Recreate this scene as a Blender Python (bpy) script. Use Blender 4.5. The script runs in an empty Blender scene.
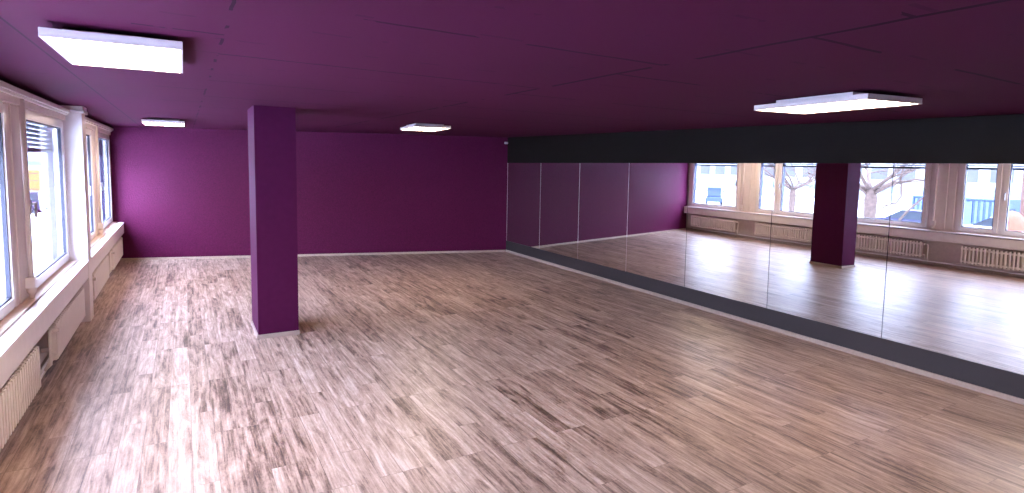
import bpy, bmesh, math, random
from mathutils import Vector, Matrix
random.seed(7)
S = bpy.context.scene
C = S.collection
PI = math.pi

# ------------------------------------------------------------------ materials
def nodes(m):
    m.use_nodes = True
    return m.node_tree.nodes, m.node_tree.links

def lin(c):
    return tuple(((v/255)/12.92 if v/255 <= .04045 else ((v/255+.055)/1.055)**2.4) for v in c)

def mat(name, col, rough=.5, metal=0, noise=0, nscale=30, bump=0, spec=.5, emit=None, estr=0, srgb=True):
    m = bpy.data.materials.new(name); n, l = nodes(m); b = n['Principled BSDF']
    c = lin(col) if srgb else col
    b.inputs['Base Color'].default_value = (*c, 1)
    b.inputs['Roughness'].default_value = rough
    b.inputs['Metallic'].default_value = metal
    b.inputs['Specular IOR Level'].default_value = spec
    if emit:
        b.inputs['Emission Color'].default_value = (*lin(emit), 1)
        b.inputs['Emission Strength'].default_value = estr
    if noise or bump:
        t = n.new('ShaderNodeTexCoord'); x = n.new('ShaderNodeTexNoise')
        x.inputs['Scale'].default_value = nscale; x.inputs['Detail'].default_value = 6
        l.new(t.outputs['Object'], x.inputs['Vector'])
        if noise:
            r = n.new('ShaderNodeMapRange')
            r.inputs['From Min'].default_value = .3; r.inputs['From Max'].default_value = .7
            r.inputs['To Min'].default_value = 1-noise; r.inputs['To Max'].default_value = 1+noise
            l.new(x.outputs['Fac'], r.inputs['Value'])
            v = n.new('ShaderNodeVectorMath'); v.operation = 'SCALE'
            v.inputs[0].default_value = c
            l.new(r.outputs['Result'], v.inputs['Scale']); l.new(v.outputs['Vector'], b.inputs['Base Color'])
        if bump:
            bp = n.new('ShaderNodeBump'); bp.inputs['Strength'].default_value = bump
            bp.inputs['Distance'].default_value = .01
            l.new(x.outputs['Fac'], bp.inputs['Height']); l.new(bp.outputs['Normal'], b.inputs['Normal'])
    return m

PURPLE = (80, 18, 55)
M = {}
M['plaster'] = mat('purple_plaster', PURPLE, .62, noise=.17, nscale=40, bump=.55, spec=.12)
M['pillar'] = mat('purple_paint', (72, 20, 54), .62, noise=.05, nscale=14, bump=.08, spec=.06)
M['white'] = mat('white_paint', (240, 232, 228), .38, noise=.03, nscale=9)
M['trimwhite'] = mat('white_trim', (244, 238, 235), .35, noise=.03, nscale=12)
M['pvc'] = mat('white_plastic', (242, 236, 234), .28, noise=.02, nscale=6)
M['post'] = mat('beige_panel', (236, 224, 218), .45, noise=.04, nscale=8)
M['stone'] = mat('beige_sill_stone', (226, 202, 184), .35, noise=.10, nscale=22)
M['parapet'] = mat('beige_parapet', (214, 198, 188), .6, noise=.06, nscale=18, bump=.1)
M['radiator'] = mat('radiator_enamel', (242, 232, 226), .32, noise=.02, nscale=10)
M['gasket'] = mat('dark_gasket_and_shadow_gap', (44, 44, 58), .5, noise=.05)
M['rail'] = mat('blind_rail', (50, 54, 78), .5, noise=.05, spec=.15)
M['slat'] = mat('blind_slat', (42, 45, 56), .6, noise=.06, nscale=4, spec=.1)
M['chrome'] = mat('handle_metal', (190, 186, 186), .3, metal=.9, noise=.03)
M['knob'] = mat('dark_knob', (70, 62, 62), .4, noise=.03)
M['darkband'] = mat('dark_grey_panel', (28, 25, 23), .55, noise=.04, nscale=20, spec=.06)
M['lowband'] = mat('grey_panel', (53, 48, 50), .5, noise=.04, nscale=20, spec=.3)
M['base'] = mat('pale_wood_trim', (164, 145, 134), .45, noise=.08, nscale=25)
M['basetan'] = mat('tan_trim', (176, 156, 140), .5, noise=.12, nscale=25)
M['backing'] = mat('seam_dark', (40, 34, 42), .5, noise=.02)
M['seamglint'] = mat('seam_glint', (235, 225, 228), .35, metal=.2, noise=.02)  # pale colour stands in for glints along the far mirror seams
M['housing'] = mat('lamp_housing', (222, 208, 208), .4, noise=.02)
M['diffuser'] = mat('lamp_diffuser', (255, 255, 255), .5, emit=(255, 229, 202), estr=20, noise=.01)
M['sensor'] = mat('sensor_plastic', (225, 222, 222), .4, noise=.02)
M['sensorlens'] = mat('sensor_lens', (120, 118, 122), .2, noise=.02)

def mirror_mat():
    m = bpy.data.materials.new('mirror_silver'); n, l = nodes(m); b = n['Principled BSDF']
    b.inputs['Metallic'].default_value = 1; b.inputs['Roughness'].default_value = .0
    t = n.new('ShaderNodeTexCoord'); x = n.new('ShaderNodeTexNoise'); x.inputs['Scale'].default_value = 1.5
    r = n.new('ShaderNodeValToRGB')
    r.color_ramp.elements[0].color = (.745, .75, .745, 1); r.color_ramp.elements[1].color = (.775, .78, .775, 1)
    l.new(t.outputs['Object'], x.inputs['Vector']); l.new(x.outputs['Fac'], r.inputs['Fac'])
    l.new(r.outputs['Color'], b.inputs['Base Color'])
    return m
M['mirror'] = mirror_mat()

def glass_mat():
    m = bpy.data.materials.new('window_glass'); n, l = nodes(m)
    n.remove(n['Principled BSDF']); o = n['Material Output']
    tr = n.new('ShaderNodeBsdfTransparent'); tr.inputs['Color'].default_value = (.95, .97, .97, 1)
    g = n.new('ShaderNodeBsdfGlossy'); g.inputs['Roughness'].default_value = .0
    f = n.new('ShaderNodeFresnel'); gm = n.new('ShaderNodeNewGeometry'); fi = n.new('ShaderNodeMapRange')
    fi.inputs['To Min'].default_value = 1.3; fi.inputs['To Max'].default_value = 1/1.3
    l.new(gm.outputs['Backfacing'], fi.inputs['Value']); l.new(fi.outputs['Result'], f.inputs['IOR'])
    mx = n.new('ShaderNodeMixShader')
    l.new(f.outputs['Fac'], mx.inputs['Fac']); l.new(tr.outputs[0], mx.inputs[1]); l.new(g.outputs[0], mx.inputs[2])
    l.new(mx.outputs[0], o.inputs['Surface'])
    return m
M['glass'] = glass_mat()

def floor_mat():
    m = bpy.data.materials.new('streaked_oak_laminate'); n, l = nodes(m); b = n['Principled BSDF']
    tc = n.new('ShaderNodeTexCoord')
    mp = n.new('ShaderNodeMapping'); mp.inputs['Rotation'].default_value = (0, 0, PI/2)
    l.new(tc.outputs['Object'], mp.inputs['Vector'])
    bk = n.new('ShaderNodeTexBrick')
    bk.inputs['Color1'].default_value = (0, 0, 0, 1); bk.inputs['Color2'].default_value = (1, 1, 1, 1)
    bk.inputs['Mortar'].default_value = (.5, .5, .5, 1)
    bk.inputs['Scale'].default_value = 1; bk.inputs['Brick Width'].default_value = 1.25
    bk.inputs['Row Height'].default_value = .16; bk.inputs['Mortar Size'].default_value = .0022
    bk.inputs['Mortar Smooth'].default_value = .1
    bk.offset = .37; bk.offset_frequency = 3
    l.new(mp.outputs['Vector'], bk.inputs['Vector'])
    # per plank offset so that the grain breaks at each plank
    sc = n.new('ShaderNodeVectorMath'); sc.operation = 'SCALE'; sc.inputs['Scale'].default_value = 37.0
    l.new(bk.outputs['Color'], sc.inputs[0])
    ad = n.new('ShaderNodeVectorMath'); ad.operation = 'ADD'
    l.new(tc.outputs['Object'], ad.inputs[0]); l.new(sc.outputs['Vector'], ad.inputs[1])
    def stretched(sx, sy, detail, rough=.6, dist=0):
        k = n.new('ShaderNodeMapping'); k.inputs['Scale'].default_value = (sx, sy, 1)
        l.new(ad.outputs['Vector'], k.inputs['Vector'])
        x = n.new('ShaderNodeTexNoise'); x.inputs['Scale'].default_value = 1; x.inputs['Detail'].default_value = detail
        x.inputs['Roughness'].default_value = rough; x.inputs['Distortion'].default_value = dist
        l.new(k.outputs['Vector'], x.inputs['Vector']); return x.outputs['Fac']
    a = stretched(9, 1.4, 5, .65, 1.4)
    c = stretched(34, 1.1, 5, .65, .5)
    d = stretched(30, 4.5, 5, .75, .8)
    g = stretched(70, 38, 3, .7, 0)
    def mth(op, p, q):
        x = n.new('ShaderNodeMath'); x.operation = op
        for i, v in enumerate((p, q)):
            if isinstance(v, (int, float)): x.inputs[i].default_value = v
            else: l.new(v, x.inputs[i])
        return x.outputs[0]
    sep = n.new('ShaderNodeSeparateColor'); l.new(bk.outputs['Color'], sep.inputs['Color'])
    v = mth('ADD', mth('MULTIPLY', a, .42), mth('MULTIPLY', c, .40))
    v = mth('ADD', v, mth('MULTIPLY', d, .20))
    v = mth('ADD', v, mth('MULTIPLY', g, .10))
    v = mth('ADD', v, mth('MULTIPLY', mth('SUBTRACT', sep.outputs[0], .5), .075))
    v = mth('ADD', mth('MULTIPLY', mth('SUBTRACT', v, .553), 1.45), .555)
    r = n.new('ShaderNodeValToRGB'); e = r.color_ramp.elements
    e[0].position = .36; e[0].color = (*lin((72, 54, 46)), 1)
    e[1].position = .78; e[1].color = (*lin((212, 191, 177)), 1)
    for p, col in ((.45, (114, 90, 77)), (.54, (158, 130, 113)), (.64, (184, 157, 140))):
        q = r.color_ramp.elements.new(p); q.color = (*lin(col), 1)
    l.new(v, r.inputs['Fac'])
    mx = n.new('ShaderNodeMix'); mx.data_type = 'RGBA'
    l.new(mth('MULTIPLY', bk.outputs['Fac'], .45), mx.inputs['Factor']); l.new(r.outputs['Color'], mx.inputs['A'])
    mx.inputs['B'].default_value = (*lin((74, 55, 48)), 1)
    l.new(mx.outputs['Result'], b.inputs['Base Color'])
    rr = n.new('ShaderNodeMapRange'); rr.inputs['From Min'].default_value = .3; rr.inputs['From Max'].default_value = .75
    rr.inputs['To Min'].default_value = .46; rr.inputs['To Max'].default_value = .36
    l.new(v, rr.inputs['Value']); l.new(rr.outputs['Result'], b.inputs['Roughness'])
    b.inputs['Specular IOR Level'].default_value = .85
    bp = n.new('ShaderNodeBump'); bp.inputs['Strength'].default_value = .12; bp.inputs['Distance'].default_value = .004
    l.new(v, bp.inputs['Height']); l.new(bp.outputs['Normal'], b.inputs['Normal'])
    return m
M['floor'] = floor_mat()

def ceiling_mat():
    """purple painted boards: thin irregular joints along both directions"""
    m = bpy.data.materials.new('purple_ceiling_boards'); n, l = nodes(m); b = n['Principled BSDF']
    tc = n.new('ShaderNodeTexCoord'); sp = n.new('ShaderNodeSeparateXYZ'); l.new(tc.outputs['Object'], sp.inputs[0])
    def mth(op, p, q=0, c=None):
        x = n.new('ShaderNodeMath'); x.operation = op
        for i, v in enumerate((p, q) if c is None else (p, q, c)):
            if isinstance(v, (int, float)): x.inputs[i].default_value = v
            else: l.new(v, x.inputs[i])
        return x.outputs[0]
    def nz(sx, sy, det=4):
        k = n.new('ShaderNodeMapping'); k.inputs['Scale'].default_value = (sx, sy, 1); l.new(tc.outputs['Object'], k.inputs[0])
        x = n.new('ShaderNodeTexNoise'); x.inputs['Scale'].default_value = 1; x.inputs['Detail'].default_value = det
        l.new(k.outputs[0], x.inputs['Vector']); return x.outputs['Fac']
    wob = mth('MULTIPLY', mth('SUBTRACT', nz(3, 3), .5), .03)
    X = mth('ADD', sp.outputs[0], wob); Y = mth('ADD', sp.outputs[1], wob)
    def line(v, at, w):
        return mth('LESS_THAN', mth('ABSOLUTE', mth('SUBTRACT', v, at)), w)
    # joints across the room, shifted from strip to strip
    s1 = mth('GREATER_THAN', X, .2); s2 = mth('GREATER_THAN', X, 2.52); s3 = mth('LESS_THAN', X, .2)
    yy = mth('ADD', Y, mth('MULTIPLY', s2, .95)); yy = mth('ADD', yy, mth('MULTIPLY', s3, .62))
    per = mth('ABSOLUTE', mth('SUBTRACT', mth('FRACT', mth('DIVIDE', mth('SUBTRACT', yy, 1.95), 1.38)), .5))
    cross = mth('LESS_THAN', per, .0095)
    gate = mth('GREATER_THAN', nz(1.3, 1.1), .44)
    cross = mth('MULTIPLY', cross, gate)
    cross = mth('MULTIPLY', cross, mth('GREATER_THAN', X, -.2))
    lines = mth('MAXIMUM', mth('MULTIPLY', cross, .9), line(sp.outputs[0], -.735, .0065))
    lines = mth('MAXIMUM', lines, mth('MULTIPLY', line(X, 2.52, .017), mth('GREATER_THAN', nz(.9, 1.3), .42)))
    lines = mth('MAXIMUM', lines, mth('MULTIPLY', line(X, .2, .008), mth('GREATER_THAN', nz(2, 3.1), .52)))
    dash = mth('MULTIPLY', mth('LESS_THAN', mth('ABSOLUTE', mth('SUBTRACT', mth('FRACT', mth('MULTIPLY', Y, 2.13)), .5)), .03), mth('GREATER_THAN', nz(5, 2.13, 2), .60))
    lines = mth('MAXIMUM', lines, mth('MULTIPLY', dash, .3))
    big = nz(.5, .5); fine = nz(60, 60, 5)
    mx = n.new('ShaderNodeMix'); mx.data_type = 'RGBA'
    mx.inputs['A'].default_value = (*lin((66, 20, 45)), 1); mx.inputs['B'].default_value = (*lin((76, 25, 53)), 1)
    l.new(big, mx.inputs['Factor'])
    m2 = n.new('ShaderNodeMix'); m2.data_type = 'RGBA'
    l.new(mth('MULTIPLY', lines, .92), m2.inputs['Factor']); l.new(mx.outputs['Result'], m2.inputs['A'])
    m2.inputs['B'].default_value = (*lin((30, 8, 24)), 1)
    l.new(m2.outputs['Result'], b.inputs['Base Color'])
    b.inputs['Roughness'].default_value = .75; b.inputs['Specular IOR Level'].default_value = .05
    h = mth('SUBTRACT', mth('MULTIPLY', fine, .25), mth('MULTIPLY', lines, .15))
    bp = n.new('ShaderNodeBump'); bp.inputs['Strength'].default_value = .35; bp.inputs['Distance'].default_value = .006
    l.new(h, bp.inputs['Height']); l.new(bp.outputs['Normal'], b.inputs['Normal'])
    return m
M['ceiling'] = ceiling_mat()

# outdoor materials (kept dark: the overcast sky outside is far brighter than the room)
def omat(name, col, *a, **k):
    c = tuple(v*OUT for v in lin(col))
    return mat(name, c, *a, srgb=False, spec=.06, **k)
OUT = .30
M['ground'] = mat('pale_concrete', (188, 190, 194), .8, noise=.12, nscale=.6)
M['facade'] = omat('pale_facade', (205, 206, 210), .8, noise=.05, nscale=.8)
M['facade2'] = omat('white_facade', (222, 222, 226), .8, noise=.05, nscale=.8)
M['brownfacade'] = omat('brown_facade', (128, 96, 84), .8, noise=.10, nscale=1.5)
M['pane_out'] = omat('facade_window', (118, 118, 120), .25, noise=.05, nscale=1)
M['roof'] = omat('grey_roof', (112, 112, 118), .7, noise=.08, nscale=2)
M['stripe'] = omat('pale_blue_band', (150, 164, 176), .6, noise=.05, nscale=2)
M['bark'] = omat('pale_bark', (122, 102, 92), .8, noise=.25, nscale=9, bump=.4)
M['yellow'] = omat('yellow_paint', (196, 150, 82), .5, noise=.05, nscale=2)
M['blue'] = omat('blue_paint', (98, 116, 168), .5, noise=.08, nscale=2)
M['lightblue'] = omat('light_blue_paint', (122, 142, 188), .5, noise=.06, nscale=2)
M['tractorblue'] = omat('muted_blue_paint', (84, 98, 124), .5, noise=.06, nscale=3)
M['orange'] = omat('orange_plastic', (190, 100, 76), .5, noise=.06, nscale=3)
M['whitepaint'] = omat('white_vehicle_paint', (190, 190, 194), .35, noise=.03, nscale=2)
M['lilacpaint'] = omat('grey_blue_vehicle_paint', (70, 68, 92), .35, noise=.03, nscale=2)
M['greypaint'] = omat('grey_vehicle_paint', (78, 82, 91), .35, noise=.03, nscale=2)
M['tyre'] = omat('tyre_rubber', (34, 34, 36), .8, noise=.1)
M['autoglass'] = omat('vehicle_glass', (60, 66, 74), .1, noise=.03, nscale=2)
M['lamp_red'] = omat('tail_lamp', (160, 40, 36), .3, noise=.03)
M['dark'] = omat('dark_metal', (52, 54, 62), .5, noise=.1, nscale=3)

# ------------------------------------------------------------------ mesh helpers
class MB:
    def __init__(self): self.bm = bmesh.new()
    def box(self, x0, y0, z0, x1, y1, z1, bev=0):
        r = bmesh.ops.create_cube(self.bm, size=1)
        vs = r['verts']
        for v in vs:
            v.co = Vector((x0+(v.co.x+.5)*(x1-x0), y0+(v.co.y+.5)*(y1-y0), z0+(v.co.z+.5)*(z1-z0)))
        if bev:
            es = list({e for v in vs for e in v.link_edges})
            bmesh.ops.bevel(self.bm, geom=es, offset=bev, segments=2, affect='EDGES', profile=.6)
        return self
    def quad(self, *pts):
        self.bm.faces.new([self.bm.verts.new(p) for p in pts]); return self
    def poly_prism(self, pts, z0, z1):
        """pts xy polygon extruded in z; z0,z1 numbers or callables"""
        f = lambda z, p: z(p) if callable(z) else z
        lo = [self.bm.verts.new((p[0], p[1], f(z0, p))) for p in pts]
        hi = [self.bm.verts.new((p[0], p[1], f(z1, p))) for p in pts]
        n = len(pts)
        self.bm.faces.new(list(reversed(lo))); self.bm.faces.new(hi)
        for i in range(n): self.bm.faces.new([lo[i], lo[(i+1) % n], hi[(i+1) % n], hi[i]])
        return self
    def profile(self, pts, a0, a1, axis='y', inset=0, cut=None):
        """pts (u,z) polygon extruded along axis from a0 to a1; cut(z) pulls the ends in"""
        c = cut or (lambda z: 0)
        def P(u, z, a):
            return (u, a, z) if axis == 'y' else (a, u, z)
        A = [self.bm.verts.new(P(u, z, a0+c(z))) for u, z in pts]
        B = [self.bm.verts.new(P(u, z, a1-c(z))) for u, z in pts]
        n = len(pts)
        self.bm.faces.new(A); self.bm.faces.new(list(reversed(B)))
        for i in range(n): self.bm.faces.new([A[i], B[i], B[(i+1) % n], A[(i+1) % n]])
        return self
    def tube(self, pts, radii, seg=8, cap=True):
        pts = [Vector(p) for p in pts]
        if not isinstance(radii, (list, tuple)): radii = [radii]*len(pts)
        rings = []
        ref = None
        for i, p in enumerate(pts):
            d = (pts[min(i+1, len(pts)-1)]-pts[max(i-1, 0)]).normalized()
            if ref is None:
                ref = d.orthogonal().normalized()
            ref = (ref-d*ref.dot(d))
            ref = ref.normalized() if ref.length > 1e-6 else d.orthogonal().normalized()
            o = d.cross(ref)
            rings.append([self.bm.verts.new(p+(ref*math.cos(2*PI*k/seg)+o*math.sin(2*PI*k/seg))*radii[i]) for k in range(seg)])
        for a, b in zip(rings, rings[1:]):
            for k in range(seg): self.bm.faces.new([a[k], a[(k+1) % seg], b[(k+1) % seg], b[k]])
        if cap:
            self.bm.faces.new(list(reversed(rings[0]))); self.bm.faces.new(rings[-1])
        return self
    def lathe(self, prof, centre=(0, 0, 0), seg=20):
        cx, cy, cz = centre; rings = []
        for r, z in prof:
            rings.append([self.bm.verts.new((cx+max(r, 1e-4)*math.cos(2*PI*k/seg), cy+max(r, 1e-4)*math.sin(2*PI*k/seg), cz+z)) for k in range(seg)])
        for a, b in zip(rings, rings[1:]):
            for k in range(seg): self.bm.faces.new([a[k], a[(k+1) % seg], b[(k+1) % seg], b[k]])
        self.bm.faces.new(list(reversed(rings[0]))); self.bm.faces.new(rings[-1])
        return self
    def build(self, name, m, parent=None, smooth=False, shift=None):
        bmesh.ops.recalc_face_normals(self.bm, faces=self.bm.faces)
        if shift is not None: bmesh.ops.translate(self.bm, verts=self.bm.verts, vec=-Vector(shift))
        me = bpy.data.meshes.new(name); self.bm.to_mesh(me); self.bm.free()
        if smooth:
            for p in me.polygons: p.use_smooth = True
        me.materials.append(m)
        o = bpy.data.objects.new(name, me); C.objects.link(o)
        if parent: o.parent = parent
        return o

def tag(o, label=None, cat=None, group=None, kind=None):
    if label: o['label'] = label
    if cat: o['category'] = cat
    if group: o['group'] = group
    if kind: o['kind'] = kind
    return o

def thing(name, label, cat, loc=(0, 0, 0), group=None, rotz=0):
    o = bpy.data.objects.new(name, None); C.objects.link(o)
    o.empty_display_size = .2
    o.location = loc; o.rotation_euler = (0, 0, rotz)
    return tag(o, label, cat, group)

def struct(o): o['kind'] = 'structure'; return o

def copy_tree(o, parent=None):
    c = o.copy(); C.objects.link(c)
    if parent: c.parent = parent
    for ch in list(o.children): copy_tree(ch, c)
    return c

# ------------------------------------------------------------------ room dimensions
XL = -1.12           # front face of the sill boards on the window side
XR, YB = 6.8898, 12.4132
TM = math.tan(-.0105)
TB = math.tan(.2589)
YR = -1.3            # wall behind the camera
XG = -1.33           # window plane
def xr(y): return XR+(YB-y)*TM
def yb(x): return YB+(XR-x)*TB
def zc(x, y):
    t = min(max((x+1.1)/8, 0), 1)
    return 2.80+(YB-y)/9.4*(.02-.115*t)

XO = -1.40           # outside face of the window wall
corners = [(XO, YR-.2), (xr(YR-.2)+.15, YR-.2), (XR+.2, YB-.05), (XR+.2, yb(XR+.2)+.2), (XO, yb(XO)+.2)]
struct(MB().poly_prism(corners, -.2, 0).build('floor', M['floor']))
# ceiling: slightly uneven slab, built as a grid
mb = MB(); NX, NY = 12, 16; g = {}
for top in (0, 1):
    for i in range(NX+1):
        for j in range(NY+1):
            y = (YR-.2)+(yb(XO)+.4-(YR-.2))*j/NY
            x = XO+(XR+.4-XO)*i/NX
            g[top, i, j] = mb.bm.verts.new((x, y, zc(x, y)+top*.25))
for i in range(NX):
    for j in range(NY):
        for t in (0, 1): mb.bm.faces.new([g[t, i, j], g[t, i+1, j], g[t, i+1, j+1], g[t, i, j+1]])
for i in range(NX):
    for j in (0, NY): mb.bm.faces.new([g[0, i, j], g[0, i+1, j], g[1, i+1, j], g[1, i, j]])
for j in range(NY):
    for i in (0, NX): mb.bm.faces.new([g[0, i, j], g[0, i, j+1], g[1, i, j+1], g[1, i, j]])
struct(mb.build('ceiling', M['ceiling']))

# back wall (set at an angle), rear wall, mirror wall
bw = [(XO, yb(XO)), (XR+.2, yb(XR+.2)), (XR+.2, yb(XR+.2)+.2), (XO, yb(XO)+.2)]
struct(MB().poly_prism(bw, 0, lambda p: zc(p[0], p[1])+.02).build('wall_back', M['plaster']))
struct(MB().poly_prism([(XO, YR), (XO, YR-.2), (xr(YR)+.15, YR-.2), (xr(YR)+.15, YR)], 0, lambda p: zc(p[0], p[1])+.02).build('wall_rear', M['plaster']))
e = .012
ye = YB-e*0
struct(MB().poly_prism([(xr(YR)+.012, YR), (xr(YR)+.15, YR), (XR+.15, ye), (XR+.012, ye)], 0, lambda p: zc(p[0], p[1])+.02).build('wall_right', M['darkband']))
def strip(name, y0, y1, z0, z1, out, m, inn=.012):
    f0 = z0 if callable(z0) else (lambda p, z=z0: z)
    f1 = z1 if callable(z1) else (lambda p, z=z1: z)
    o = MB().poly_prism([(xr(y0)-out, y0), (xr(y0)+inn, y0), (xr(y1)+inn, y1), (xr(y1)-out, y1)], f0, f1).build(name, m)
    return o
MB_Z = .277
def mt(y): return 2.1855+(YB-y)/9.4*.054
YE = YB-.004
struct(strip('trim_1', YR, YE, lambda p: mt(p[1])+.003, lambda p: zc(p[0], p[1])+.005, .006, M['darkband']))
struct(strip('trim_2', YR, YE, .05, MB_Z-.003, .006, M['lowband']))
struct(strip('baseboard_right', YR, YE, 0, .052, .022, M['base']))
# back wall baseboard
d = Vector((1, -TB, 0)).normalized(); nrm = Vector((-TB, -1, 0)).normalized()
a = Vector((XL-.15, yb(XL-.15), 0)); b = Vector((XR-.03, yb(XR-.03), 0))
pts = [a, b, b+nrm*.014, a+nrm*.014]
struct(MB().poly_prism([(p.x, p.y) for p in pts], 0, .045).build('baseboard_back', M['basetan']))

# ------------------------------------------------------------------ mirror panels
seam = [12.395, 10.86, 9.39, 7.905, 6.491, 4.991, 3.499, 2.02, .54]
mlabel = ['narrow-looking mirror panel at the far corner beside the back wall',
          'second mirror panel out from the far corner, reflecting almost only purple wall',
          'third mirror panel out from the far corner, reflecting purple wall and warm floor',
          'mirror panel reflecting purple wall as far as the edge of the farthest window',
          'mirror panel reflecting the farthest window and the beige post beside it',
          'mirror panel reflecting the purple pillar and the trunk of the bare tree',
          'big mirror panel nearest the camera, cut by the right edge of the photo',
          'mirror panel beyond the right edge of the photo, closest to the rear wall']
for i in range(8):
    y1, y0 = seam[i], seam[i+1]
    gp = .0045
    loc = (xr((y0+y1)/2), (y0+y1)/2, MB_Z)
    t = thing('mirror_panel', mlabel[i], 'mirror', loc, 'mirror panels along the dark wall')
    ya, yc = y0+gp, y1-gp
    o = MB().poly_prism([(xr(ya), ya), (xr(ya)+.008, ya), (xr(yc)+.008, yc), (xr(yc), yc)], MB_Z, lambda p: mt(p[1])).build('mirror_glass', M['mirror'], t, shift=loc)
    # seam strip at the near edge, coloured pale where a glint is painted in
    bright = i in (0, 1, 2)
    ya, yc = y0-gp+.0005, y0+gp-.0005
    s = MB().poly_prism([(xr(ya)+.001, ya), (xr(ya)+.011, ya), (xr(yc)+.011, yc), (xr(yc)+.001, yc)], MB_Z, lambda p: mt(p[1])).build('edge_strip', M['seamglint' if bright else 'backing'], t, shift=loc)
    s['label'] = 'edge strip coloured pale as a painted glint' if bright else 'dark edge strip'
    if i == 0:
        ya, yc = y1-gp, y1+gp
        MB().poly_prism([(xr(ya)-.002, ya), (xr(ya)+.011, ya), (xr(yc)+.011, yc), (xr(yc)-.002, yc)], MB_Z, lambda p: mt(p[1])).build('edge_strip', M['seamglint'], t, shift=loc)['label'] = 'edge strip coloured pale as a painted glint'

# ------------------------------------------------------------------ pillar
px0, px1, py0, py1 = .736, 1.20, 7.464, 8.203
t = thing('pillar', 'purple square pillar standing free in the middle of the floor', 'pillar', ((px0+px1)/2, (py0+py1)/2, 0))
MB().poly_prism([(px0, py0), (px1, py0), (px1, py1), (px0, py1)], 0, lambda p: zc(p[0], p[1])+.003).build('shaft', M['pillar'], t, shift=t.location)
mb = MB(); w = .014
mb.box(px0-w, py0-w, 0, px1+w, py0, .05).box(px0-w, py1, 0, px1+w, py1+w, .05).box(px0-w, py0, 0, px0, py1, .05).box(px1, py0, 0, px1+w, py1, .05)
tag(mb.build('baseboard', M['base'], t, shift=t.location), 'pale wooden skirting around the foot of the pillar')

# ------------------------------------------------------------------ window side
YW0, YW1 = YR, yb(XL)-.003
# parapet below the windows and solid wall pieces
mb = MB()
mb.box(XO, YR, 0, -1.30, yb(XO), .76)
mb.box(XO, YR, 2.62, XG-.06, yb(XO), 2.84)
struct(mb.build('wall_left', M['parapet']))
cols = [(9.25, 9.55), (3.92, 4.22), (-1.3, -1.05)]
posts = [(11.80, 12.42), (6.50, 7.08), (1.12, 1.74)]
for k, (a, b) in enumerate(cols):
    mb = MB()
    mb.box(XO, a, 0, XL+.004, b, zc(XL, a)+.01)
    mb.box(XL-.2, a-.03, 2.715, XL+.034, b+.03, 2.755, .008)
    mb.box(XL-.2, a-.018, 2.755, XL+.022, b+.018, zc(XL, a)+.004)
    struct(mb.build('trim_%d' % (10+k), M['white']))
for k, (a, b) in enumerate(posts):
    mb = MB()
    mb.box(XO, a, .79, XG-.012, b, 2.7)
    w = (b-a)
    mb.box(XG-.02, a+w*.08, .79, XG+.006, a+w*.30, 2.68, .004)
    mb.box(XG-.02, a+w*.36, .79, XG+.012, a+w*.92, 2.68, .004)
    struct(mb.build('trim_%d' % (20+k), M['post']))
# far end jamb
struct(MB().box(XO, 14.47, .79, XG+.02, yb(XG), 2.7).build('trim_30', M['post']))
# sill boards, fascia and cornices between the columns
segs = [(9.55, None), (4.22, 9.25), (-1.05, 3.92)]
for k, (a, b) in enumerate(segs):
    bx = (lambda x: yb(x)-.002) if b is None else (lambda x, b=b: b)
    mb = MB()
    mb.poly_prism([(XL-.03, a), (XL, a), (XL, bx(XL)), (XL-.03, bx(XL-.03))], .583, .778)
    struct(mb.build('trim_%d' % (40+k), M['white']))
    mb = MB()
    mb.poly_prism([(-1.31, a), (XL-.034, a), (XL-.034, bx(XL-.034)), (-1.31, bx(-1.31))], .70, .785)
    struct(mb.build('trim_%d' % (45+k), M['gasket']))  # dark filler, colours in the shadow line under the ledge
    mb = MB()
    mb.poly_prism([(-1.216, a), (XL+.010, a), (XL+.010, bx(XL+.010)), (-1.216, bx(-1.216))], .788, .812)
    struct(mb.build('trim_%d' % (50+k), M['trimwhite']))
    mb = MB()
    mb.poly_prism([(XG-.03, a), (-1.230, a), (-1.230, bx(-1.230)), (XG-.03, bx(XG-.03))], .79, .822)
    struct(mb.build('trim_%d' % (60+k), M['stone']))
    mb = MB()
    mb.poly_prism([(XG-.06, a), (-1.285, a), (-1.285, bx(-1.285)), (XG-.06, bx(XG-.06))], 2.62, 2.70)
    struct(mb.build('trim_%d' % (70+k), M['post']))
    mb = MB()
    mb.poly_prism([(XG-.06, a), (-1.258, a), (-1.258, bx(-1.258)), (XG-.06, bx(XG-.06))], 2.685, 2.715)
    mb.poly_prism([(XG-.06, a), (-1.235, a), (-1.235, bx(-1.235)), (XG-.06, bx(XG-.06))], 2.71, 2.752)
    struct(mb.build('trim_%d' % (80+k), M['trimwhite']))
# low skirting behind the radiators
struct(MB().poly_prism([(-1.30, YR), (-1.275, YR), (-1.275, yb(-1.275)-.02), (-1.30, yb(-1.30)-.02)], 0, .075).build('baseboard_left', M['basetan']))

def frame_ring(mb, y0, y1, z0, z1, w, x0, x1, bev=0):
    mb.box(x0, y0, z0, x1, y0+w, z1, bev); mb.box(x0, y1-w, z0, x1, y1, z1, bev)
    mb.box(x0, y0+w, z0, x1, y1-w, z0+w, bev); mb.box(x0, y0+w, z1-w, x1, y1-w, z1, bev)
    return mb

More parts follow.
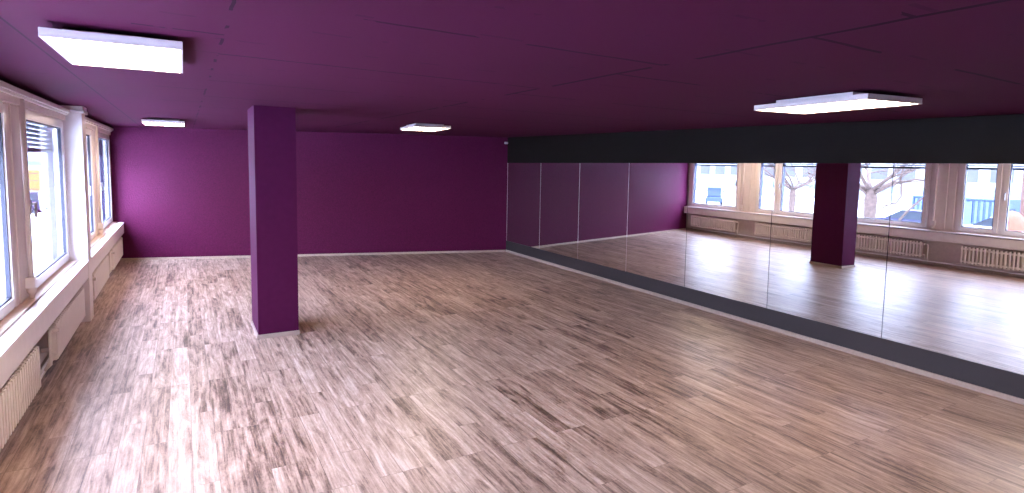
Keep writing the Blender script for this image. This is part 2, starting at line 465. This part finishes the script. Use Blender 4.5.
def window(num, y0, y1, sashes):
    """sashes: list of (y0, y1, handle_y or None)"""
    z0, z1 = .822, 2.625
    W = bpy.data.objects.new('window_%d' % num, None); C.objects.link(W); W.location = (XG, (y0+y1)/2, z0)
    struct(W); sh = W.location
    fr = MB(); frame_ring(fr, y0, y1, z0, z1, .055, XG-.05, XG+.005, .004)
    for a, b in zip(sashes, sashes[1:]):
        lo, hi = min(a[1], b[1]), max(a[0], b[0])
        fr.box(XG-.05, lo-.01, z0+.055, XG+.005, hi+.01, z1-.055)
    fr.build('window_frame', M['pvc'], W, shift=sh)
    for a, b, h in sashes:
        s = frame_ring(MB(), a, b, z0+.035, z1-.03, .08, XG-.035, XG+.03, .006).build('sash', M['pvc'], W, shift=sh)
        ga, gb, g0, g1 = a+.08, b-.08, z0+.115, z1-.11
        frame_ring(MB(), ga, gb, g0, g1, .016, XG-.02, XG+.014).build('gasket', M['gasket'], s, shift=sh)
        MB().box(XG-.008, ga+.01, g0+.01, XG, gb-.01, g1-.01).build('pane', M['glass'], s, shift=sh)
        if h is not None:
            hm = MB().box(XG+.03, h-.014, 1.60, XG+.042, h+.014, 1.74, .004)
            hm.tube([(XG+.036, h, 1.70), (XG+.075, h, 1.70)], .011)
            hm.box(XG+.062, h-.011, 1.57, XG+.084, h+.011, 1.715, .005)
            hm.build('handle', M['chrome'], s, shift=sh)
        # external blind pulled part of the way down
        bl = MB(); zz = 2.60; bot = 2.235
        while zz > bot:
            bl.quad((XG-.135, ga-.02, zz-.028), (XG-.135, gb+.02, zz-.028), (XG-.08, gb+.02, zz), (XG-.08, ga-.02, zz)); zz -= .05
        bl.box(XG-.13, ga-.02, bot-.03, XG-.08, gb+.02, bot)
        bl.build('external_blind', M['slat'], W, shift=sh)
        rl = MB()
        for q in (ga-.05, gb+.02): rl.box(XG-.135, q, z0+.02, XG-.075, q+.03, z1)
        rl.build('blind_rail', M['rail'], W, shift=sh)
window(1, 12.42, 14.47, [(12.46, 14.42, 12.52)])
window(2, 9.55, 11.80, [(9.60, 11.02, 10.98), (11.08, 11.76, None)])
window(3, 7.08, 9.25, [(7.10, 9.18, 7.15)])
window(4, 4.22, 6.50, [(4.27, 5.66, 5.62), (5.72, 6.46, None)])
window(5, 1.74, 3.92, [(1.78, 3.86, 1.83)])
window(6, -1.05, 1.12, [(-1.0, .36, .31), (.42, 1.08, None)])

# riser pipes on the posts
for (a, b), lab in zip(posts[:2], ['white riser pipe on the beige post beside the farthest window', 'white riser pipe on the beige post nearest the camera']):
    y = a+(b-a)*.74
    t = thing('riser_pipe', lab, 'pipe', (XG+.05, y, .822), 'riser pipes on the window posts')
    MB().tube([(0, 0, 0), (0, 0, 1.87)], .021, 12).build('pipe', M['post'], t, True)
    MB().box(-.04, -.045, .10, .035, .045, .20, .006).build('coupling', M['white'], t)
    MB().lathe([(.022, .03), (.038, .06), (.038, .1)]).build('collar', M['post'], t, True)

# ------------------------------------------------------------------ radiators
def radiator():
    L, n = 1.86, 26
    t = thing('radiator', '', 'radiator')
    mb = MB(); p = L/n
    for k in range(n):
        y = (k+.5)*p
        mb.box(-.012, y-.0185, .165, .0, y+.0185, .525, .004)
        mb.box(-.075, y-.0145, .155, -.012, y+.0145, .535, .005)
    mb.box(-.06, .005, .18, -.008, L-.005, .22, .008); mb.box(-.06, .005, .455, -.008, L-.005, .495, .008)
    mb.build('columns', M['radiator'], t)
    pl = MB()
    pl.tube([(-.04, -.01, .475), (-.04, -.09, .475), (-.04, -.10, .46), (-.04, -.10, .15), (-.09, -.10, .10)], .013, 10)
    pl.tube([(-.04, -.01, .225), (-.04, -.05, .225), (-.04, -.06, .21), (-.06, -.06, .16), (-.09, -.06, .10)], .013, 10)
    pl.build('supply_pipe', M['radiator'], t, True)
    v = MB().box(-.06, -.075, .455, -.02, -.03, .495, .008)
    v.tube([(-.04, -.055, .475), (.03, -.055, .475)], [.02, .024], 12)
    v.build('valve', M['radiator'], t)
    for q in (.25, L-.25):
        for z in (.19, .45): MB().box(-.172, q-.02, z, -.06, q+.02, z+.04).build('bracket', M['radiator'], t)
    return t
rads = [(12.38, 'white column radiator in the far corner, under the farthest window'),
        (9.80, 'white column radiator under the two-sash window just past the white column'),
        (7.04, 'white column radiator under the large window in full view'),
        (4.42, 'white column radiator nearest the camera, cut by the left edge'),
        ]
r0 = radiator()
for i, (y, lab) in enumerate(rads):
    o = r0 if i == 0 else copy_tree(r0)
    o.location = (-1.126, y, 0); o['label'] = lab; o['group'] = 'radiators under the windows'
# heating pipe low along the wall
p = MB()
p.tube([(-1.222, YR+.02, .085), (-1.222, 14.2, .085)], .013, 10)
p.tube([(-1.252, YR+.02, .085), (-1.252, 14.2, .085)], .013, 10)
for y in (0, 1.6, 4.0, 6.7, 9.3, 12.1): p.box(-1.272, y-.01, .078, -1.21, y+.01, .09)
tag(p.build('heating_pipe', M['radiator'], None, True), 'pair of thin heating pipes running low along the wall beneath the radiators', 'pipe')

# ------------------------------------------------------------------ ceiling lights
def ceiling_light():
    t = thing('ceiling_light', '', 'ceiling light')
    w, L, h = .60, .97, .044
    mb = MB()
    frame = [(-w/2, -L/2), (w/2, -L/2), (w/2, L/2), (-w/2, L/2)]
    mb.box(-w/2, -L/2, .012, w/2, L/2, h, .004)
    f = .012
    mb.box(-w/2, -L/2, 0, w/2, -L/2+f, .012); mb.box(-w/2, L/2-f, 0, w/2, L/2, .012)
    mb.box(-w/2, -L/2+f, 0, -w/2+f, L/2-f, .012); mb.box(w/2-f, -L/2+f, 0, w/2, L/2-f, .012)
    mb.build('housing', M['housing'], t)
    MB().box(-w/2+f, -L/2+f, .003, w/2-f, L/2-f, .011).build('diffuser', M['diffuser'], t)
    MB().box(-w/2+.07, -L/2+.16, h, w/2-.07, L/2-.16, .075).build('mounting_plate', M['housing'], t)
    return t
lights = [(-.285, 4.06, 0, 'white rectangular ceiling light nearest the windows and the camera'),
          (-.26, 11.45, 0, 'small-looking ceiling light near the back wall on the window side'),
          (3.50, 9.15, -.10, 'ceiling light over the middle of the floor, right of the pillar'),
          (4.608, 2.879, -.10, 'white ceiling light seen edge-on in front of the dark band above the mirrors')]
l0 = ceiling_light()
for i, (x, y, rz, lab) in enumerate(lights):
    o = l0 if i == 0 else copy_tree(l0)
    o.location = (x, y, zc(x, y)-.075); o.rotation_euler = (0, 0, rz)
    if i == 3: o.scale = (1.02, 1.07, 1)
    o['label'] = lab; o['group'] = 'panel lights under the ceiling'

# motion sensor in the far corner
sx = XR-.05; sy = yb(sx)
t = thing('motion_sensor', 'tiny white sensor box high in the far corner above the mirrors', 'sensor', (sx, sy-.03, 2.64))
MB().box(-.045, -.035, 0, .03, .022, .05, .008).build('case', M['sensor'], t)
MB().lathe([(.012, -.006), (.018, -.002), (.018, .002)], (-.008, -.01, 0)).build('lens', M['sensorlens'], t)

# ------------------------------------------------------------------ outside
GZ = -1.8
struct(MB().box(-110, -60, GZ-.3, XO-.3, 150, GZ).build('yard_ground', M['ground']))

def building(name, label, x0, y0, x1, y1, z1, face, m, rows, pitch, ww, wh, zfirst, band=None):
    """face 'x': windows on the x1 face; face 'y': windows on the y0 face"""
    t = thing(name, label, 'building', ((x0+x1)/2, (y0+y1)/2, GZ)); L = t.location
    MB().box(x0, y0, GZ, x1, y1, z1).build('wall', m, t, shift=L)
    MB().box(x0-.3, y0-.3, z1, x1+.3, y1+.3, z1+.35).build('roof', M['roof'], t, shift=L)
    if band:
        for z, h in band:
            mb = MB()
            mb.box(x1, y0, z, x1+.06, y1, z+h) if face == 'x' else mb.box(x0, y0-.06, z, x1, y0, z+h)
            mb.build('band', M['stripe'], t, shift=L)
    first = None
    lo, hi = (y0, y1) if face == 'x' else (x0, x1)
    n = int((hi-lo-1)/pitch)
    for r in range(rows):
        for k in range(n):
            a = lo+.8+k*pitch; z = zfirst+r*3.0
            if first is None:
                mb = MB().box(-.03, 0, 0, .05, ww, wh) if face == 'x' else MB().box(0, -.05, 0, ww, .03, wh)
                w = first = mb.build('window', M['pane_out'], t)
            else:
                w = first.copy(); C.objects.link(w); w.parent = t
            p = Vector((x1, a, z)) if face == 'x' else Vector((a, y0, z))
            w.location = p-Vector(L)
    return t
building('office_building', 'long pale building with rows of grey windows across the yard', -72, 24, -60, 98, 11, 'x', M['facade'], 3, 3.1, 2.0, 1.5, 1.0, [(-.55, .8)])
building('brown_house', 'brown building seen at the right end of the mirror behind the white truck', -52, 4, -45, 21.6, 7, 'x', M['brownfacade'], 2, 5.2, 1.1, 1.4, 2.9)
building('warehouse', 'white hall closing the far end of the yard', -30, 96, -3, 108, 10, 'y', M['facade2'], 2, 3.4, 1.8, 1.1, 2.6, [(1.0, .5)])

# bare trees
def branch(mb, p, d, length, r, depth, rnd, spread=.55):
    pts = [p.copy()]; rad = [r]; n = 4
    for i in range(n):
        d = (d+Vector((rnd.uniform(-1, 1), rnd.uniform(-1, 1), rnd.uniform(-.5, .8)))*.16).normalized()
        pts.append(pts[-1]+d*length/n); rad.append(r*(1-.55*(i+1)/n))
    mb.tube(pts, rad, 6)
    if depth == 0: return
    for k in range(4):
        i = rnd.choice((2, 3, 4))
        nd = (d+Vector((rnd.uniform(-1, 1), rnd.uniform(-1, 1), rnd.uniform(-.7, .9)))*spread*1.5).normalized()
        branch(mb, pts[i], nd, length*rnd.uniform(.55, .8), rad[i]*.74, depth-1, rnd, spread)
def tree(loc, label, trunk_h, r, seed, extra=()):
    rnd = random.Random(seed); mb = MB(); b = Vector((0, 0, 0))
    mb.tube([b, Vector((.03, .02, trunk_h*.5)), Vector((.0, .05, trunk_h*.9)), Vector((0, .05, trunk_h+.12))], [r*1.15, r*.95, r*1.1, r*.7], 12)
    top = Vector((0, .05, trunk_h))
    for k in range(7):
        an = 2*PI*k/7+rnd.uniform(-.3, .3)
        branch(mb, top, Vector((math.cos(an)*.9, math.sin(an)*.9, rnd.uniform(.25, 1.0))).normalized(), rnd.uniform(1.3, 2.1), r*.40, 3, rnd)
    for pts, rr in extra:
        mb.tube([Vector(p) for p in pts], [rr*(1-.6*i/(len(pts)-1)) for i in range(len(pts))], 6)
    o = mb.build('bare_tree', M['bark'], None, True); o.location = loc
    return tag(o, label, 'tree', 'bare trees in the yard')
tree((-9, 12.75, GZ), 'leafless tree with thick pale trunk and knobbly head just outside the window', 3.15, .21, 5,
     [([(0, -.1, 3.1), (.1, -.5, 3.3), (0, -.95, 3.55), (0, -1.05, 4.2)], .075),
      ([(0, -1.0, 3.6), (.05, -1.05, 3.0), (0, -.85, 2.75), (0, -.3, 2.6)], .04),
      ([(.1, -.9, 1.9), (.05, -1.3, 2.5), (0, -1.75, 3.0), (0, -2.4, 3.75)], .05),
      ([(0, -.95, 3.5), (.1, -1.5, 3.65), (0, -2.0, 3.62), (.1, -2.7, 3.8)], .045),
      ([(0, -.4, 2.55), (.1, -.8, 2.75), (.05, -1.2, 2.72), (0, -1.7, 2.78)], .03),
      ([(.1, .1, 3.0), (.3, .35, 3.3), (.2, .55, 3.8), (.3, .6, 4.4)], .06)])
tree((-12.5, 18.6, GZ), 'slim leafless tree standing mostly hidden behind the pillar, twigs seen through the two-sash window', 2.9, .15, 11)

# vehicles ---------------------------------------------------------------
def car(label, paint, loc, rotz, group='parked cars in the yard'):
    t = thing('car', label, 'car', loc, group, rotz)
    lower = [(-2.1, .28), (-2.12, .62), (-2.0, .86), (-1.3, .93), (1.0, .93), (1.9, .80), (2.1, .62), (2.1, .28)]
    MB().profile(lower, -.86, .86, 'x' if False else 'y', cut=lambda z: .05 if z > .75 else 0).build('body', M[paint], t)
    cab = [(-1.85, .90), (-1.35, 1.40), (.05, 1.43), (.95, .90)]
    MB().profile(cab, -.80, .80, 'y', cut=lambda z: .12 if z > 1.2 else 0).build('windows', M['autoglass'], t)
    roof = [(-1.42, 1.36), (-1.30, 1.445), (.0, 1.47), (.12, 1.40)]
    MB().profile(roof, -.70, .70, 'y').build('roof', M[paint], t)
    for x in (-1.3, 1.3):
        for y in (-.80, .66):
            w = MB().tube([(x, y, .32), (x, y+.14, .32)], .32, 16).build('wheel', M['tyre'], t)
            MB().tube([(x, y-.01 if y < 0 else y+.13, .32), (x, y+.01 if y < 0 else y+.15, .32)], .19, 12).build('rim', M['chrome'], w)
    for y in (-.74, .5):
        MB().box(-2.14, y, .62, -2.04, y+.24, .78).build('tail_light', M['lamp_red'], t)
    return t
car('grey blue car parked lengthwise, seen low through the window beside the tree', 'lilacpaint', (-26.3, 20.4, GZ), PI/2)
car('white car parked in front of the blue container', 'whitepaint', (-26, 15.5, GZ), PI/2)
car('grey blue car seen from behind in front of the yellow truck', 'lilacpaint', (-9.6, 53, GZ), PI/2)

def box_truck(name, label, body, loc, rotz, L=5.2, H=2.9, W=2.1):
    t = thing(name, label, 'truck', loc, None, rotz)
    b = MB().box(-L/2, -W/2, .75, L/2-1.5, W/2, H, .04).build('cargo_box', M[body], t)
    d = MB()
    for z in (1.2, 1.9, 2.5): d.box(-L/2-.02, -W/2+.06, z, -L/2+.01, W/2-.06, z+.05)
    for z in (1.25, 2.2): d.box(-L/2+.1, -W/2-.015, z, L/2-1.6, W/2+.015, z+.04)
    d.build('rails', M['roof'], b)
    cab = [(L/2-1.45, .5), (L/2-1.45, 2.25), (L/2-.75, 2.25), (L/2-.25, 1.45), (L/2, 1.3), (L/2, .5)]
    c = MB().profile(cab, -W/2+.08, W/2-.08, 'y').build('cab', M[body], t)
    gl = [(L/2-.78, 2.18), (L/2-.30, 1.45), (L/2-.26, 1.47), (L/2-.72, 2.2)]
    MB().profile(gl, -W/2+.16, W/2-.16, 'y').build('windscreen', M['autoglass'], c)
    MB().box(L/2-1.3, -W/2+.06, 1.4, L/2-.7, W/2-.06, 2.1).build('side_window', M['autoglass'], c)
    MB().box(-L/2+.1, -W/2+.3, .45, L/2-.1, W/2-.3, .76).build('chassis', M['dark'], t)
    for x in (-L/2+1.0, L/2-.8):
        for y in (-W/2+.02, W/2-.27): MB().tube([(x, y, .42), (x, y+.25, .42)], .42, 16).build('wheel', M['tyre'], t)
    return t
box_truck('delivery_truck', 'yellow box truck far down the yard seen from behind', 'yellow', (-11.3, 64, GZ), PI/2, 5.4, 2.8, 1.75)
box_truck('delivery_truck', 'white box truck at the right edge of the mirror view', 'whitepaint', (-30.5, 11.4, GZ), -PI/2, 5.6, 3.0, 2.2)

# blue container
t = thing('shipping_container', 'blue ribbed container standing behind the parked cars', 'container', (-32, 19.8, GZ))
MB().box(-1.2, -2.6, .1, 1.2, 2.6, 2.2).build('shell', M['blue'], t)
rb = MB()
for k in range(17): rb.box(1.2, -2.5+k*.3, .25, 1.25, -2.36+k*.3, 2.05)
rb.build('ribs', M['lightblue'], t)
MB().box(1.2, -1.0, .3, 1.27, .3, 2.0).build('door', M['lightblue'], t)
fr = MB(); frame_ring(fr, -2.62, 2.62, .08, 2.22, .1, 1.18, 1.28); fr.build('frame', M['blue'], t)
# orange dome bank
t = thing('recycling_container', 'orange dome-shaped container seen low behind the window bar', 'container', (-23.9, 14.05, GZ))
MB().lathe([(.62, 0), (.66, .15), (.66, .9), (.60, 1.3), (.46, 1.65), (.25, 1.86), (.06, 1.93)], seg=24).build('dome', M['orange'], t, True)
MB().tube([(0, -.09, 1.9), (0, -.09, 2.02), (0, .09, 2.02), (0, .09, 1.9)], .02, 8).build('lifting_hook', M['dark'], t)
mb = MB()
for a in (0, PI/2, PI, 1.5*PI):
    c_, s_ = math.cos(a)*.58, math.sin(a)*.58
    mb.tube([(c_*.93, s_*.93, 1.35), (c_*1.06, s_*1.06, 1.35)], .1, 12)
mb.build('slot', M['dark'], t)
# small blue vehicle
t = thing('utility_vehicle', 'small blue cab vehicle out in the yard, seen in the farthest window', 'vehicle', (-33, 42.4, GZ), None, -.75)
MB().profile([(-1.1, .45), (-1.1, 1.0), (.2, 1.0), (1.1, .9), (1.1, .45)], -.75, .75, 'y').build('body', M['tractorblue'], t)
c = MB().profile([(-.7, 1.0), (-.6, 1.85), (.3, 1.85), (.45, 1.0)], -.66, .66, 'y').build('cab', M['tractorblue'], t)
MB().profile([(-.55, 1.08), (-.48, 1.72), (.22, 1.72), (.34, 1.08)], -.68, .68, 'y').build('cab_window', M['autoglass'], c)
MB().box(-.75, -.76, 1.84, .45, .76, 1.95).build('cab_roof', M['lightblue'], c)
for y in (-.95, .83):
    MB().tube([(.42, y, 1.5), (.42, y+.12, 1.5)], .09, 8).build('side_mirror', M['dark'], c)
for x in (-.7, .7):
    for y in (-.82, .60): MB().tube([(x, y, .4), (x, y+.22, .4)], .4, 16).build('wheel', M['tyre'], t)

# ------------------------------------------------------------------ light
w = bpy.data.worlds.new('overcast_sky'); S.world = w; w.use_nodes = True
n, l = w.node_tree.nodes, w.node_tree.links
bg = n['Background']
tc = n.new('ShaderNodeTexCoord'); sp = n.new('ShaderNodeSeparateXYZ'); l.new(tc.outputs['Generated'], sp.inputs[0])
mr = n.new('ShaderNodeMapRange'); mr.inputs['From Min'].default_value = 0; mr.inputs['From Max'].default_value = 1
mr.inputs['To Min'].default_value = .7; mr.inputs['To Max'].default_value = 1.6
l.new(sp.outputs[2], mr.inputs['Value'])
cr = n.new('ShaderNodeMix'); cr.data_type = 'RGBA'
cr.inputs['A'].default_value = (.60, .68, 1, 1); cr.inputs['B'].default_value = (.54, .64, 1, 1)
l.new(sp.outputs[2], cr.inputs['Factor'])
vs = n.new('ShaderNodeVectorMath'); vs.operation = 'SCALE'
l.new(cr.outputs['Result'], vs.inputs[0]); l.new(mr.outputs['Result'], vs.inputs['Scale'])
l.new(vs.outputs['Vector'], bg.inputs['Color']); bg.inputs['Strength'].default_value = 27

# ------------------------------------------------------------------ camera
yaw, pitch, roll, f = .5159, .085, .0166, 579.574
fw = Vector((math.sin(yaw)*math.cos(pitch), math.cos(yaw)*math.cos(pitch), -math.sin(pitch)))
r = Vector((math.cos(yaw), -math.sin(yaw), 0)); u = r.cross(fw)
r2 = r*math.cos(roll)+u*math.sin(roll); u2 = u*math.cos(roll)-r*math.sin(roll)
cam = bpy.data.cameras.new('camera'); co = bpy.data.objects.new('camera', cam); C.objects.link(co)
cam.sensor_width = 36; cam.sensor_fit = 'HORIZONTAL'; cam.lens = f/1024*36
cam.shift_y = -(246.5-213.278)/1024
cam.clip_start = .05; cam.clip_end = 400
mtx = Matrix((r2, u2, -fw)).transposed().to_4x4(); mtx.translation = (0, 0, 2.1622)
co.matrix_world = mtx
S.camera = co
S.view_settings.view_transform = 'Standard'
S.view_settings.look = 'None'
S.view_settings.exposure = .62
S.cycles.use_denoising = True
S.cycles.max_bounces = 10
S.cycles.diffuse_bounces = 5
S.cycles.glossy_bounces = 5
S.cycles.transparent_max_bounces = 12
S.cycles.sample_clamp_indirect = 8
